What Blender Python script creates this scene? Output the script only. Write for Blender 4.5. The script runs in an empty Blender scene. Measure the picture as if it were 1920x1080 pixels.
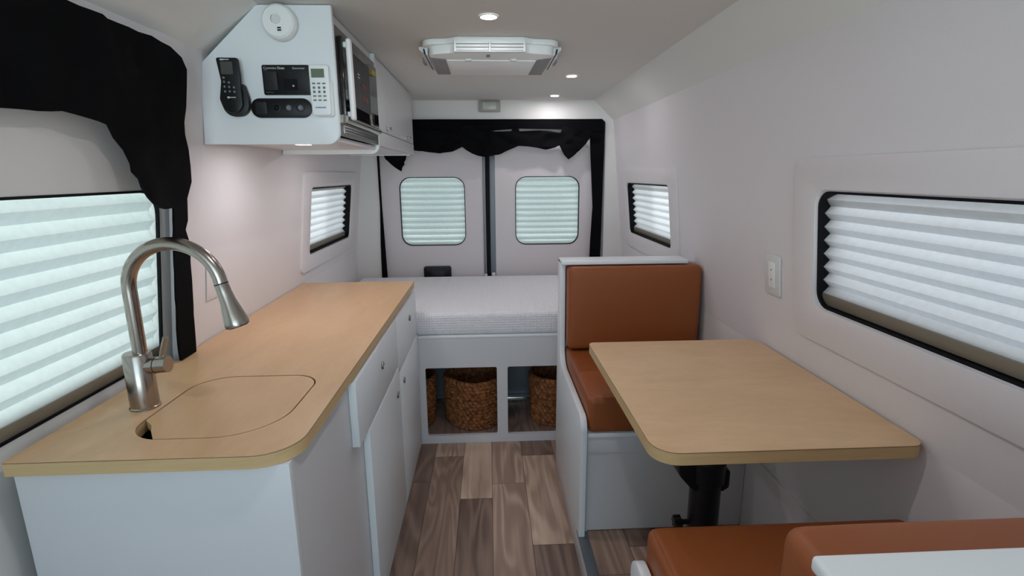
import bpy, bmesh, math, random
from mathutils import Vector, Matrix, noise
from mathutils.geometry import tessellate_polygon, delaunay_2d_cdt

random.seed(7)
PI = math.pi
scene = bpy.context.scene
COL = scene.collection

# ------------------------------------------------------------------ helpers
def rrect(a0, a1, b0, b1, r, n=6):
    """rounded rectangle outline, r one radius or four (a0b0, a1b0, a1b1, a0b1)"""
    rs = r if isinstance(r, (tuple, list)) else (r,) * 4
    return rpoly([(a0, b0, rs[0]), (a1, b0, rs[1]), (a1, b1, rs[2]), (a0, b1, rs[3])], n)

def rpoly(pts, n=6):
    out = []
    m = len(pts)
    for i in range(m):
        p = Vector(pts[i][:2]); r = pts[i][2] if len(pts[i]) > 2 else 0
        if r <= 0:
            out.append((p.x, p.y)); continue
        a = (Vector(pts[i - 1][:2]) - p).normalized()
        b = (Vector(pts[(i + 1) % m][:2]) - p).normalized()
        ang = max(1e-3, min(PI - 1e-3, a.angle(b)))
        t = r / math.tan(ang / 2)
        c = p + (a + b).normalized() * (r / math.sin(ang / 2))
        s = p + a * t - c
        e = p + b * t - c
        a0 = math.atan2(s.y, s.x); a1 = math.atan2(e.y, e.x)
        d = (a1 - a0 + PI) % (2 * PI) - PI
        for k in range(n + 1):
            q = a0 + d * k / n
            out.append((c.x + r * math.cos(q), c.y + r * math.sin(q)))
    return out

def circle(cx, cy, r, n=24):
    return [(cx + r * math.cos(2 * PI * k / n), cy + r * math.sin(2 * PI * k / n)) for k in range(n)]

AX = {'X': lambda a, b, c: Vector((c, a, b)), 'Y': lambda a, b, c: Vector((a, c, b)), 'Z': lambda a, b, c: Vector((a, b, c))}

class MB:
    def __init__(self):
        self.bm = bmesh.new()
    def absorb(self, t):
        me = bpy.data.meshes.new('tmp'); t.to_mesh(me); t.free()
        self.bm.from_mesh(me); bpy.data.meshes.remove(me)
        return self
    def prism(self, poly, axis, c0, c1, bevel=0, seg=2, holes=(), mat=0):
        """outline in the plane across AXIS, pushed from c0 to c1"""
        t = bmesh.new(); f = AX[axis]
        loops = [list(poly)] + [list(h) for h in holes]
        lo, hi = [], []
        for L in loops:
            lo.append([t.verts.new(f(a, b, c0)) for a, b in L])
            hi.append([t.verts.new(f(a, b, c1)) for a, b in L])
        caps = []
        if not holes:
            caps += [t.faces.new(lo[0]), t.faces.new(list(reversed(hi[0])))]
        else:
            tri = tessellate_polygon([[Vector((a, b, 0)) for a, b in L] for L in loops])
            for side in (lo, hi):
                fl = [v for L in side for v in L]
                for tr in tri:
                    try: caps.append(t.faces.new([fl[k] for k in tr]))
                    except ValueError: pass
        for a, b in zip(lo, hi):
            m = len(a)
            for k in range(m):
                t.faces.new((a[k], a[(k + 1) % m], b[(k + 1) % m], b[k]))
        bmesh.ops.recalc_face_normals(t, faces=t.faces[:])
        if bevel > 0:
            cs = set(caps)
            ed = [e for e in t.edges if len(e.link_faces) == 2 and (e.link_faces[0] in cs) != (e.link_faces[1] in cs)]
            bmesh.ops.bevel(t, geom=ed, offset=bevel, segments=seg, profile=.5, affect='EDGES', clamp_overlap=True)
        for fc in t.faces: fc.material_index = mat
        return self.absorb(t)
    def box(self, x0, x1, y0, y1, z0, z1, bevel=0, seg=2, mat=0):
        t = bmesh.new()
        bmesh.ops.create_cube(t, size=1)
        for v in t.verts:
            v.co = Vector((x0 + (v.co.x + .5) * (x1 - x0), y0 + (v.co.y + .5) * (y1 - y0), z0 + (v.co.z + .5) * (z1 - z0)))
        if bevel > 0:
            bmesh.ops.bevel(t, geom=t.edges[:], offset=bevel, segments=seg, profile=.5, affect='EDGES', clamp_overlap=True)
        for fc in t.faces: fc.material_index = mat
        return self.absorb(t)
    def tube(self, pts, r, n=16, caps=True, mat=0):
        """tube along 3-D points, r one radius or one for each point"""
        t = bmesh.new(); P = [Vector(p) for p in pts]; m = len(P)
        rs = r if isinstance(r, (list, tuple)) else [r] * m
        ref = None; rings = []
        for i in range(m):
            d = (P[min(i + 1, m - 1)] - P[max(i - 1, 0)]).normalized()
            if ref is None:
                ref = d.orthogonal().normalized()
            ref = (ref - d * ref.dot(d)).normalized()
            o = d.cross(ref)
            rings.append([t.verts.new(P[i] + (ref * math.cos(2 * PI * k / n) + o * math.sin(2 * PI * k / n)) * rs[i]) for k in range(n)])
        for a, b in zip(rings, rings[1:]):
            for k in range(n):
                t.faces.new((a[k], a[(k + 1) % n], b[(k + 1) % n], b[k]))
        if caps:
            t.faces.new(list(reversed(rings[0]))); t.faces.new(rings[-1])
        bmesh.ops.recalc_face_normals(t, faces=t.faces[:])
        for fc in t.faces: fc.material_index = mat
        return self.absorb(t)
    def lathe(self, prof, centre, axis='Z', n=32, mat=0):
        """profile of (radius, offset along AXIS)"""
        c = Vector(centre)
        d = {'X': Vector((1, 0, 0)), 'Y': Vector((0, 1, 0)), 'Z': Vector((0, 0, 1))}[axis]
        u = d.orthogonal().normalized(); w = d.cross(u)
        t = bmesh.new(); rings = []
        for r, h in prof:
            if r < 1e-6:
                rings.append([t.verts.new(c + d * h)])
            else:
                rings.append([t.verts.new(c + d * h + (u * math.cos(2 * PI * k / n) + w * math.sin(2 * PI * k / n)) * r) for k in range(n)])
        for a, b in zip(rings, rings[1:]):
            for k in range(n):
                q = [a[k % len(a)], a[(k + 1) % len(a)], b[(k + 1) % len(b)], b[k % len(b)]]
                q2 = []
                for v in q:
                    if v not in q2: q2.append(v)
                if len(q2) > 2: t.faces.new(q2)
        bmesh.ops.recalc_face_normals(t, faces=t.faces[:])
        for fc in t.faces: fc.material_index = mat
        return self.absorb(t)
    def map(self, fn):
        for v in self.bm.verts: v.co = fn(v.co)
        return self

def build(name, mb, mat, parent=None, smooth=35, origin=None):
    me = bpy.data.meshes.new(name)
    mb.bm.to_mesh(me); mb.bm.free()
    for m in (mat if isinstance(mat, (list, tuple)) else [mat]): me.materials.append(m)
    o = bpy.data.objects.new(name, me); COL.objects.link(o)
    if smooth:
        for p in me.polygons: p.use_smooth = True
        try: me.set_sharp_from_angle(angle=math.radians(smooth))
        except Exception: pass
    if parent is not None:
        o.parent = parent
        if parent.parent is None and 'base' in parent:
            o.matrix_parent_inverse = Matrix.Translation(-Vector(parent['base']))
    return o

def thing(name, label, cat, loc, group=None, kind=None):
    o = bpy.data.objects.new(name, None); COL.objects.link(o)
    o.location = loc; o['base'] = list(loc); o.empty_display_size = .05
    return tag(o, label, cat, group, kind)

def tag(o, label=None, cat=None, group=None, kind=None):
    if label: o['label'] = label
    if cat: o['category'] = cat
    if group: o['group'] = group
    if kind: o['kind'] = kind
    return o

def struct(name, mb, mat, parent=None, label=None, cat=None, smooth=35):
    o = build(name, mb, mat, parent, smooth)
    if parent is None: tag(o, label, cat, None, 'structure')
    return o

def copy_tree(o, parent=None):
    c = o.copy(); COL.objects.link(c)
    if parent is not None: c.parent = parent
    for ch in list(o.children): copy_tree(ch, c)
    return c

def one(name, mb, mat, label, cat, group=None, smooth=35):
    """a thing that is one mesh, origin moved to its base"""
    vs = [v.co for v in mb.bm.verts]
    b = Vector(((min(v.x for v in vs) + max(v.x for v in vs)) / 2, (min(v.y for v in vs) + max(v.y for v in vs)) / 2, min(v.z for v in vs)))
    for v in mb.bm.verts: v.co -= b
    o = build(name, mb, mat, None, smooth); o.location = b
    return tag(o, label, cat, group)

def cloth(poly, fn, step=.02, amp=.006, freq=12., thick=.004, seed=0., stretch=(1, 1)):
    """wrinkled sheet filling a 2-D outline; fn(a, b, depth) gives the 3-D point"""
    pts = []
    m = len(poly)
    for i in range(m):
        a = Vector(poly[i]); b = Vector(poly[(i + 1) % m])
        k = max(1, int((b - a).length / step))
        for j in range(k): pts.append(a + (b - a) * j / k)
    nb = len(pts)
    x0, x1 = min(p.x for p in pts), max(p.x for p in pts); y0, y1 = min(p.y for p in pts), max(p.y for p in pts)
    def inside(x, y):
        c = False
        for i in range(nb):
            p, q = pts[i], pts[i - 1]
            if (p.y > y) != (q.y > y) and x < (q.x - p.x) * (y - p.y) / (q.y - p.y) + p.x: c = not c
        return c
    extra = []
    y = y0 + step / 2; row = 0
    while y < y1:
        x = x0 + step * (.25 + .5 * (row % 2))
        while x < x1:
            if inside(x, y) and min((Vector((x, y)) - p).length for p in pts) > step * .45: extra.append(Vector((x, y)))
            x += step
        y += step * .87; row += 1
    vs, es, fs, *_ = delaunay_2d_cdt(pts + extra, [(i, (i + 1) % nb) for i in range(nb)], [], 1, 1e-6)
    t = bmesh.new(); V = []
    for p in vs:
        d = amp * (noise.noise(Vector((p.x * freq * stretch[0], p.y * freq * stretch[1], seed))) + .5 * noise.noise(Vector((p.x * freq * 2.3 * stretch[0], p.y * freq * 2.3 * stretch[1], seed + 5))))
        V.append(t.verts.new(fn(p.x, p.y, d)))
    for f in fs: t.faces.new([V[k] for k in f])
    bmesh.ops.recalc_face_normals(t, faces=t.faces[:])
    bmesh.ops.solidify(t, geom=t.faces[:], thickness=thick)
    return MB().absorb(t)

# ------------------------------------------------------------------ materials
def S(r, g, b):
    f = lambda c: ((c / 255 + .055) / 1.055) ** 2.4 if c > 10 else c / 255 / 12.92
    return (f(r), f(g), f(b), 1)

def mat(name, col, rough=.5, metal=0, spec=.5, bump=None, coat=0):
    """plain painted or moulded surface; bump = (scale, strength)"""
    m = bpy.data.materials.new(name); m.use_nodes = True
    nt = m.node_tree; p = nt.nodes['Principled BSDF']
    p.inputs['Base Color'].default_value = col; p.inputs['Roughness'].default_value = rough
    p.inputs['Metallic'].default_value = metal; p.inputs['Specular IOR Level'].default_value = spec
    p.inputs['Coat Weight'].default_value = coat
    if bump:
        tc = nt.nodes.new('ShaderNodeTexCoord'); n = nt.nodes.new('ShaderNodeTexNoise'); b = nt.nodes.new('ShaderNodeBump')
        n.inputs['Scale'].default_value = bump[0]; n.inputs['Detail'].default_value = 4
        b.inputs['Strength'].default_value = bump[1]; b.inputs['Distance'].default_value = .002
        nt.links.new(tc.outputs['Object'], n.inputs['Vector']); nt.links.new(n.outputs['Fac'], b.inputs['Height']); nt.links.new(b.outputs['Normal'], p.inputs['Normal'])
    return m

def wood(name, c1, c2, scale=(3, 14, 14), rough=.42, detail=6, dist=1.2, spec=.4):
    """grain that runs along the axis with the small scale"""
    m = bpy.data.materials.new(name); m.use_nodes = True
    nt = m.node_tree; p = nt.nodes['Principled BSDF']; N = nt.nodes.new; K = nt.links.new
    tc = N('ShaderNodeTexCoord'); mp = N('ShaderNodeMapping'); mp.inputs['Scale'].default_value = scale
    n1 = N('ShaderNodeTexNoise'); n1.inputs['Scale'].default_value = 1; n1.inputs['Detail'].default_value = detail; n1.inputs['Distortion'].default_value = dist
    n2 = N('ShaderNodeTexNoise'); n2.inputs['Scale'].default_value = 9; n2.inputs['Detail'].default_value = 3
    cr = N('ShaderNodeValToRGB'); cr.color_ramp.elements[0].position = .3; cr.color_ramp.elements[1].position = .7
    cr.color_ramp.elements[0].color = c1; cr.color_ramp.elements[1].color = c2
    mx = N('ShaderNodeMix'); mx.data_type = 'RGBA'; mx.blend_type = 'MULTIPLY'; mx.inputs['Factor'].default_value = .12
    K(tc.outputs['Object'], mp.inputs['Vector']); K(mp.outputs['Vector'], n1.inputs['Vector']); K(mp.outputs['Vector'], n2.inputs['Vector'])
    K(n1.outputs['Fac'], cr.inputs['Fac']); K(cr.outputs['Color'], mx.inputs['A']); K(n2.outputs['Fac'], mx.inputs['B']); K(mx.outputs['Result'], p.inputs['Base Color'])
    p.inputs['Roughness'].default_value = rough; p.inputs['Specular IOR Level'].default_value = spec
    return m

def emit(name, col, s):
    m = bpy.data.materials.new(name); m.use_nodes = True; nt = m.node_tree
    nt.nodes.clear(); e = nt.nodes.new('ShaderNodeEmission'); o = nt.nodes.new('ShaderNodeOutputMaterial')
    e.inputs['Color'].default_value = col; e.inputs['Strength'].default_value = s
    nt.links.new(e.outputs[0], o.inputs[0]); return m

def glass(name, tint, gloss=.06):
    m = bpy.data.materials.new(name); m.use_nodes = True; nt = m.node_tree; nt.nodes.clear(); N = nt.nodes.new
    t = N('ShaderNodeBsdfTransparent'); g = N('ShaderNodeBsdfGlossy'); x = N('ShaderNodeMixShader'); o = N('ShaderNodeOutputMaterial')
    t.inputs['Color'].default_value = tint; g.inputs['Roughness'].default_value = .03; x.inputs['Fac'].default_value = gloss
    nt.links.new(t.outputs[0], x.inputs[1]); nt.links.new(g.outputs[0], x.inputs[2]); nt.links.new(x.outputs[0], o.inputs[0]); return m

def shade_cloth(name, col, trans):
    """thin pleated blind fabric that lets daylight through"""
    m = bpy.data.materials.new(name); m.use_nodes = True; nt = m.node_tree; nt.nodes.clear(); N = nt.nodes.new
    d = N('ShaderNodeBsdfDiffuse'); t = N('ShaderNodeBsdfTranslucent'); x = N('ShaderNodeMixShader'); o = N('ShaderNodeOutputMaterial')
    tc = N('ShaderNodeTexCoord'); n = N('ShaderNodeTexNoise'); n.inputs['Scale'].default_value = 60; n.inputs['Detail'].default_value = 5
    mx = N('ShaderNodeMix'); mx.data_type = 'RGBA'; mx.blend_type = 'MULTIPLY'; mx.inputs['Factor'].default_value = .15; mx.inputs['A'].default_value = col
    nt.links.new(tc.outputs['Object'], n.inputs['Vector']); nt.links.new(n.outputs['Fac'], mx.inputs['B'])
    nt.links.new(mx.outputs['Result'], d.inputs['Color']); nt.links.new(mx.outputs['Result'], t.inputs['Color'])
    x.inputs['Fac'].default_value = trans
    nt.links.new(d.outputs[0], x.inputs[1]); nt.links.new(t.outputs[0], x.inputs[2]); nt.links.new(x.outputs[0], o.inputs[0]); return m

M_wall = mat('wall_vinyl', S(227, 222, 223), .55, bump=(260, .12), spec=.3)
M_ceil = mat('ceiling_fabric', S(222, 219, 213), .8, bump=(300, .15), spec=.2)
M_cove = mat('cove_panel', S(232, 231, 226), .6, bump=(260, .1), spec=.3)
M_door = mat('door_panel', S(218, 210, 211), .5, bump=(220, .12), spec=.3)
M_trimw = mat('white_trim', S(226, 223, 219), .45, spec=.4)
M_cab = mat('white_melamine', S(217, 216, 217), .35, spec=.45)
M_cabedge = mat('white_edge_band', S(234, 238, 240), .4)
M_plastic = mat('white_plastic', S(243, 245, 243), .35)
M_filter = mat('bright_white_plastic', S(252, 253, 252), .4)
M_plastic2 = mat('off_white_plastic', S(222, 224, 222), .4)
M_black = mat('black_plastic', S(20, 20, 22), .4, spec=.3)
M_black2 = mat('dark_grey_plastic', S(38, 38, 42), .45, spec=.3)
M_rubber = mat('black_rubber', S(14, 14, 18), .7, spec=.2)
M_net = mat('black_net_fabric', S(11, 11, 13), .9, spec=.1, bump=(500, .3))
M_steel = mat('brushed_steel', S(164, 155, 147), .22, 1)
M_steel2 = mat('stainless_panel', S(150, 148, 144), .33, 1)
M_chrome = mat('chrome', S(215, 212, 205), .14, 1)
M_alu = mat('grey_aluminium_trim', S(120, 126, 132), .45, .6)
M_grey = mat('grey_plastic', S(140, 136, 134), .5)
M_dome = mat('grey_beige_plastic', S(160, 156, 148), .45)
M_domelens = mat('frosted_lens', S(186, 186, 180), .3)
M_rail = mat('taupe_rail', S(134, 126, 112), .45, .3)
M_leather = mat('tan_leatherette', S(147, 80, 39), .45, spec=.4, bump=(420, .2))
M_piping = mat('tan_piping', S(150, 76, 34), .5)
M_maple = wood('maple_laminate', S(210, 169, 127), S(220, 180, 138), (9, 2.6, 9), .36)
M_maple_t = wood('maple_laminate_table', S(218, 180, 138), S(230, 192, 150), (3.0, 8, 8), .36)
M_edge = wood('maple_edge', S(204, 172, 124), S(216, 184, 136), (4, 4, 60), .5)
M_line = mat('dark_laminate_line', S(70, 48, 36), .6)
M_dark = mat('dark_void_lining', S(22, 20, 20), .6)
M_glassdark = mat('dark_oven_glass', S(30, 30, 30), .08, spec=.6)
M_lcd = mat('lcd_grey', S(74, 78, 74), .25)
M_lcdg = mat('lcd_green', S(104, 118, 98), .3)
M_mark = mat('pale_print', S(190, 194, 196), .6)
M_markg = mat('grey_print', S(110, 116, 120), .6)
M_markb = mat('blue_print', S(110, 150, 190), .6)
M_red = mat('red_reflection', S(150, 82, 72), .6)
M_yellow = mat('yellow_sticker', S(190, 170, 40), .5)
M_lamp = emit('lamp_face', (1, .96, .93, 1), 30)
M_glass = glass('privacy_pane', (.51, .52, .53, 1))
M_glassg = glass('green_privacy_pane', (.325, .365, .36, 1))
M_glassb = glass('blue_privacy_pane', (.40, .41, .43, 1))
M_glassd = glass('green_tinted_pane', (.44, .48, .475, 1))
M_screen = glass('windscreen', (.84, .92, .96, 1))
M_glasst = glass('screened_pane', (.42, .43, .44, 1))
M_blind = shade_cloth('pleated_blind', (.86, .87, .86, 1), .55)
M_blindg = shade_cloth('pleated_blind_rear', (.85, .87, .86, 1), .55)

def mattress_mat():
    m = mat('knit_mattress_cover', S(238, 236, 238), .85, spec=.15)
    nt = m.node_tree; p = nt.nodes['Principled BSDF']; N = nt.nodes.new; K = nt.links.new
    tc = N('ShaderNodeTexCoord'); sp = N('ShaderNodeSeparateXYZ'); K(tc.outputs['Object'], sp.inputs[0])
    def M(op, a_, b_=None):
        n = N('ShaderNodeMath'); n.operation = op
        for i, v in enumerate((a_, b_)):
            if v is None: continue
            if isinstance(v, (int, float)): n.inputs[i].default_value = v
            else: K(v, n.inputs[i])
        return n.outputs[0]
    yz = M('ADD', sp.outputs['Y'], sp.outputs['Z'])
    k = 2 * PI / .026
    u = M('SINE', M('MULTIPLY', M('ADD', sp.outputs['X'], yz), k)); v = M('SINE', M('MULTIPLY', M('SUBTRACT', sp.outputs['X'], yz), k))
    h = M('MULTIPLY', u, v)
    n = N('ShaderNodeTexNoise'); n.inputs['Scale'].default_value = 240; K(tc.outputs['Object'], n.inputs['Vector'])
    h2 = M('ADD', h, M('MULTIPLY', n.outputs['Fac'], .8))
    b = N('ShaderNodeBump'); b.inputs['Strength'].default_value = .55; b.inputs['Distance'].default_value = .0022
    K(h2, b.inputs['Height']); K(b.outputs['Normal'], p.inputs['Normal'])
    return m
M_mattress = mattress_mat()

def wicker_mat():
    m = mat('woven_seagrass', S(120, 76, 44), .7, spec=.25)
    nt = m.node_tree; p = nt.nodes['Principled BSDF']; N = nt.nodes.new; K = nt.links.new
    tc = N('ShaderNodeTexCoord'); n = N('ShaderNodeTexNoise'); n.inputs['Scale'].default_value = 45; n.inputs['Detail'].default_value = 4
    cr = N('ShaderNodeValToRGB'); cr.color_ramp.elements[0].position = .33; cr.color_ramp.elements[1].position = .7
    cr.color_ramp.elements[0].color = S(98, 56, 30); cr.color_ramp.elements[1].color = S(172, 114, 68)
    K(tc.outputs['Object'], n.inputs['Vector']); K(n.outputs['Fac'], cr.inputs['Fac']); K(cr.outputs['Color'], p.inputs['Base Color'])
    return m
M_wicker = wicker_mat()

def plank_mat():
    """vinyl plank: tone and grain offset come from each plank's own attributes"""
    m = bpy.data.materials.new('vinyl_plank'); m.use_nodes = True
    nt = m.node_tree; p = nt.nodes['Principled BSDF']; N = nt.nodes.new; K = nt.links.new
    at = N('ShaderNodeAttribute'); at.attribute_name = 'tone'
    sh = N('ShaderNodeAttribute'); sh.attribute_name = 'shift'
    tc = N('ShaderNodeTexCoord'); ad = N('ShaderNodeVectorMath'); ad.operation = 'ADD'
    K(tc.outputs['Object'], ad.inputs[0]); K(sh.outputs['Vector'], ad.inputs[1])
    mp = N('ShaderNodeMapping'); mp.inputs['Scale'].default_value = (9, 1.5, 1); K(ad.outputs[0], mp.inputs['Vector'])
    # large flame figure: rings of a stretched noise
    n1 = N('ShaderNodeTexNoise'); n1.inputs['Scale'].default_value = .9; n1.inputs['Detail'].default_value = 1.5; n1.inputs['Distortion'].default_value = .5
    K(mp.outputs[0], n1.inputs['Vector'])
    ml = N('ShaderNodeMath'); ml.operation = 'MULTIPLY'; ml.inputs[1].default_value = 46; K(n1.outputs['Fac'], ml.inputs[0])
    sn = N('ShaderNodeMath'); sn.operation = 'SINE'; K(ml.outputs[0], sn.inputs[0])
    r1 = N('ShaderNodeMapRange'); r1.inputs[1].default_value = -1; r1.inputs[2].default_value = 1; K(sn.outputs[0], r1.inputs[0])
    mp2 = N('ShaderNodeMapping'); mp2.inputs['Scale'].default_value = (70, 3, 1); K(ad.outputs[0], mp2.inputs['Vector'])
    n2 = N('ShaderNodeTexNoise'); n2.inputs['Scale'].default_value = 1; n2.inputs['Detail'].default_value = 5; K(mp2.outputs[0], n2.inputs['Vector'])
    n3 = N('ShaderNodeTexNoise'); n3.inputs['Scale'].default_value = .7; n3.inputs['Detail'].default_value = 3; K(mp.outputs[0], n3.inputs['Vector'])
    s1 = N('ShaderNodeMath'); s1.operation = 'MULTIPLY_ADD'; s1.inputs[1].default_value = .15; K(r1.outputs[0], s1.inputs[0]); K(at.outputs['Fac'], s1.inputs[2])
    s2 = N('ShaderNodeMath'); s2.operation = 'MULTIPLY_ADD'; s2.inputs[1].default_value = .22; K(n2.outputs['Fac'], s2.inputs[0]); K(s1.outputs[0], s2.inputs[2])
    s3 = N('ShaderNodeMath'); s3.operation = 'MULTIPLY_ADD'; s3.inputs[1].default_value = .45; K(n3.outputs['Fac'], s3.inputs[0]); K(s2.outputs[0], s3.inputs[2])
    cr = N('ShaderNodeValToRGB'); cr.color_ramp.elements[0].position = .25; cr.color_ramp.elements[1].position = 1.0
    cr.color_ramp.elements[0].color = S(100, 80, 72); cr.color_ramp.elements[1].color = S(236, 208, 182)
    e = cr.color_ramp.elements.new(.62); e.color = S(166, 138, 121)
    K(s3.outputs[0], cr.inputs['Fac']); K(cr.outputs['Color'], p.inputs['Base Color'])
    p.inputs['Roughness'].default_value = .42; p.inputs['Specular IOR Level'].default_value = .35
    return m
M_plank = plank_mat()
M_seam = mat('plank_seam', S(52, 40, 36), .7)

# ------------------------------------------------------------------ camera
cam_d = bpy.data.cameras.new('camera'); cam = bpy.data.objects.new('camera', cam_d); COL.objects.link(cam); scene.camera = cam
pitch, yaw, roll = (math.radians(a) for a in (12.46, 2.55, -.40))
R0 = Matrix(((1, 0, 0), (0, 0, -1), (0, 1, 0)))
Ry = Matrix(((math.cos(yaw), -math.sin(yaw), 0), (math.sin(yaw), math.cos(yaw), 0), (0, 0, 1)))
Rp = Matrix(((1, 0, 0), (0, math.cos(pitch), -math.sin(pitch)), (0, math.sin(pitch), math.cos(pitch))))
Rr = Matrix(((math.cos(roll), -math.sin(roll), 0), (math.sin(roll), math.cos(roll), 0), (0, 0, 1)))
R = Rr @ Rp @ R0 @ Ry
rt, dn, fw = R[0], R[1], R[2]
rot = Matrix((rt, -dn, -fw)).transposed()
cam.matrix_world = Matrix.Translation((0, 0, 1.42)) @ rot.to_4x4()
cam_d.sensor_width = 36; cam_d.lens = 967 * 36 / 1920; cam_d.clip_start = .02

# ------------------------------------------------------------------ shell of the van
XR = lambda z: .95 - max(0, z - .82) * .1053
XL = lambda z: -.92 + max(0, z - .90) * .121
HC = 1.897            # ceiling height
YF, YB = -1.9, 3.60   # behind the camera / rear wall
PZ = .10              # height of the raised dinette floor

def lean_r(v): return Vector((v.x + XR(v.z), v.y, v.z))
def lean_l(v): return Vector((-v.x + XL(v.z), v.y, v.z))

# floor of vinyl planks
def planks(cols, z, name, base, y_lo, y_hi):
    mb = MB(); t = mb.bm
    tone = t.faces.layers.float.new('tone'); sh = t.faces.layers.float_vector.new('shift')
    g = .0009
    for x0, x1, cuts in cols:
        ys = sorted([c[0] for c in cuts])
        tones = {c[0]: c[1] for c in cuts}
        for i, y0 in enumerate(ys):
            y1 = ys[i + 1] if i + 1 < len(ys) else y_hi
            q = [t.verts.new((x0 + g, y0 + g, z)), t.verts.new((x1 - g, y0 + g, z)), t.verts.new((x1 - g, y1 - g, z)), t.verts.new((x0 + g, y1 - g, z))]
            f = t.faces.new(q); f[tone] = tones[y0]; f[sh] = Vector((random.uniform(0, 9), random.uniform(0, 9), 0))
    bx = MB(); bx.box(*base, z - .04, z - .001, mat=1)
    me = bpy.data.meshes.new('t'); bx.bm.to_mesh(me); bx.bm.free(); t.from_mesh(me); bpy.data.meshes.remove(me)
    return struct(name, mb, [M_plank, M_seam], smooth=0)
planks([(-.593, -.444, [(-1.9, .1), (.6, .0), (1.9, .12)]),
        (-.444, -.295, [(-1.9, .1), (.4, .05), (1.6, -.02), (2.2, .0)]),
        (-.295, -.147, [(-1.9, .0), (.3, .1), (1.22, .14), (2.42, .30)]),
        (-.147, -.003, [(-1.9, .2), (.2, .1), (.8, -.02), (2.06, .36)]),
        (-.003, .153, [(-1.9, .2), (.1, .26), (.95, .20), (2.17, .24)]),
        (.153, .318, [(-1.9, .1), (.5, .24), (1.1, -.02), (1.75, .30), (2.41, -.04)]),
        (.318, .451, [(2.318, .2)]), (.451, .60, [(2.0, .1)]), (.60, .945, [(2.0, .1)]),
        ], 0, 'floor', (-1.1, 1.1, YF, 3.75), YF, 2.62)
fl2 = planks([(.345, .49, [(.30, .2), (.9, .05), (1.47, .14)]),
        (.49, .64, [(.30, .1), (1.1, .22), (1.60, .02)]),
        (.64, .79, [(.30, .12), (1.2, .1)]), (.79, .945, [(.30, .1), (1.0, .2)])], PZ, 'floor_raised', (.325, .945, .30, 2.315), .30, 1.78)
mb = MB().box(.315, .325, .30, 2.316, .001, PZ + .001, .002)
struct('riser', mb, M_cab, fl2)
mb = MB().box(.314, .352, .30, 1.70, PZ - .006, PZ + .0035, .0015)
struct('edge_trim', mb, M_alu, fl2)

# right wall with two windows
WR = [rrect(2.55, 3.33, 1.045, 1.36, .03), rrect(.42, 1.375, 1.05, 1.37, .045)]
mb = MB().prism([(YF, .82), (3.68, .82), (3.68, 1.80), (YF, 1.80)], 'X', 0, .05, holes=WR)
mb.map(lean_r); mb.box(.95, 1.0, YF, 3.68, -.04, .82)
mb.box(.942, .951, .2, 2.2, PZ, .415, .002)           # lower wall panel that stands proud
struct('wall_right', mb, M_wall)
# left wall: sliding-door opening near the camera, one window at the back
WL = [rrect(2.60, 3.368, 1.032, 1.36, .03)]
up = rpoly([(YF, .90), (.28, .90), (.28, 1.690, .10), (1.505, 1.690, .10), (1.505, .90), (3.68, .90), (3.68, 1.80), (YF, 1.80)], 8)
mb = MB().prism(up, 'X', 0, .028, holes=WL)
mb.map(lean_l)
mb.box(-.948, -.92, 1.505, 3.68, -.04, .901); mb.box(-.948, -.92, YF, .28, -.04, .901); mb.box(-.948, -.92, .28, 1.505, -.04, .05)
struct('wall_left', mb, M_wall)
# soft rounded pillar and header mould round the sliding door
path = rpoly([(1.497, .901), (1.497, 1.678, .12), (.15, 1.678)], 10)
t = bmesh.new(); prev = None
for i, (y, z) in enumerate(path):
    p, q = Vector(path[max(i - 1, 0)]), Vector(path[min(i + 1, len(path) - 1)])
    d = (q - p).normalized(); nx, nz = d.y, -d.x
    row = []
    for f_, h_ in ((0, -.02), (0, .006), (.06, .0125), (.2, .0135), (.4, .010), (.6, .006), (.8, .002), (1, -.002)):
        w_ = .145 * abs(nx) + .092 * abs(nz)
        row.append(t.verts.new((-h_, y + nx * w_ * f_, z + nz * w_ * f_)))
    if prev:
        for k in range(len(row) - 1): t.faces.new((prev[k], prev[k + 1], row[k + 1], row[k]))
    prev = row
bmesh.ops.recalc_face_normals(t, faces=t.faces[:])
mb = MB().absorb(t)
mb.map(lean_l)
struct('trim_3', mb, M_wall, smooth=60)
# ceiling and sloping coves
mb = MB().box(-.66, .735, YF, 3.70, HC, HC + .04)
struct('ceiling', mb, M_ceil)
mb = MB().prism([(.715, HC + .004), (.856, 1.764), (.90, 1.80), (.75, HC + .05)], 'Y', YF, 3.70)
struct('trim_1', mb, M_cove)
mb = MB().prism([(-.640, HC + .004), (-.822, 1.766), (-.87, 1.80), (-.68, HC + .05)], 'Y', YF, 3.70)
struct('trim_2', mb, M_cove)
# rear wall: header and jambs round the door opening
op = rpoly([(-.765, -.02), (.815, -.02), (.80, 1.775, .03), (-.735, 1.775, .03)])
mb = MB().prism([(-1.1, -.04), (1.1, -.04), (1.1, 2.0), (-1.1, 2.0)], 'Y', YB, YB + .035, holes=[[(a, b) for a, b in op]])
struct('wall_rear', mb, M_trimw)
# front of the van behind the camera: windscreen opening lets the daylight in
mb = MB().prism([(-1.1, -.04), (1.1, -.04), (1.1, 2.0), (-1.1, 2.0)], 'Y', YF - .05, YF, holes=[rrect(-.86, .86, .70, 1.80, .1)])
struct('wall_front', mb, M_wall)

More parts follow.
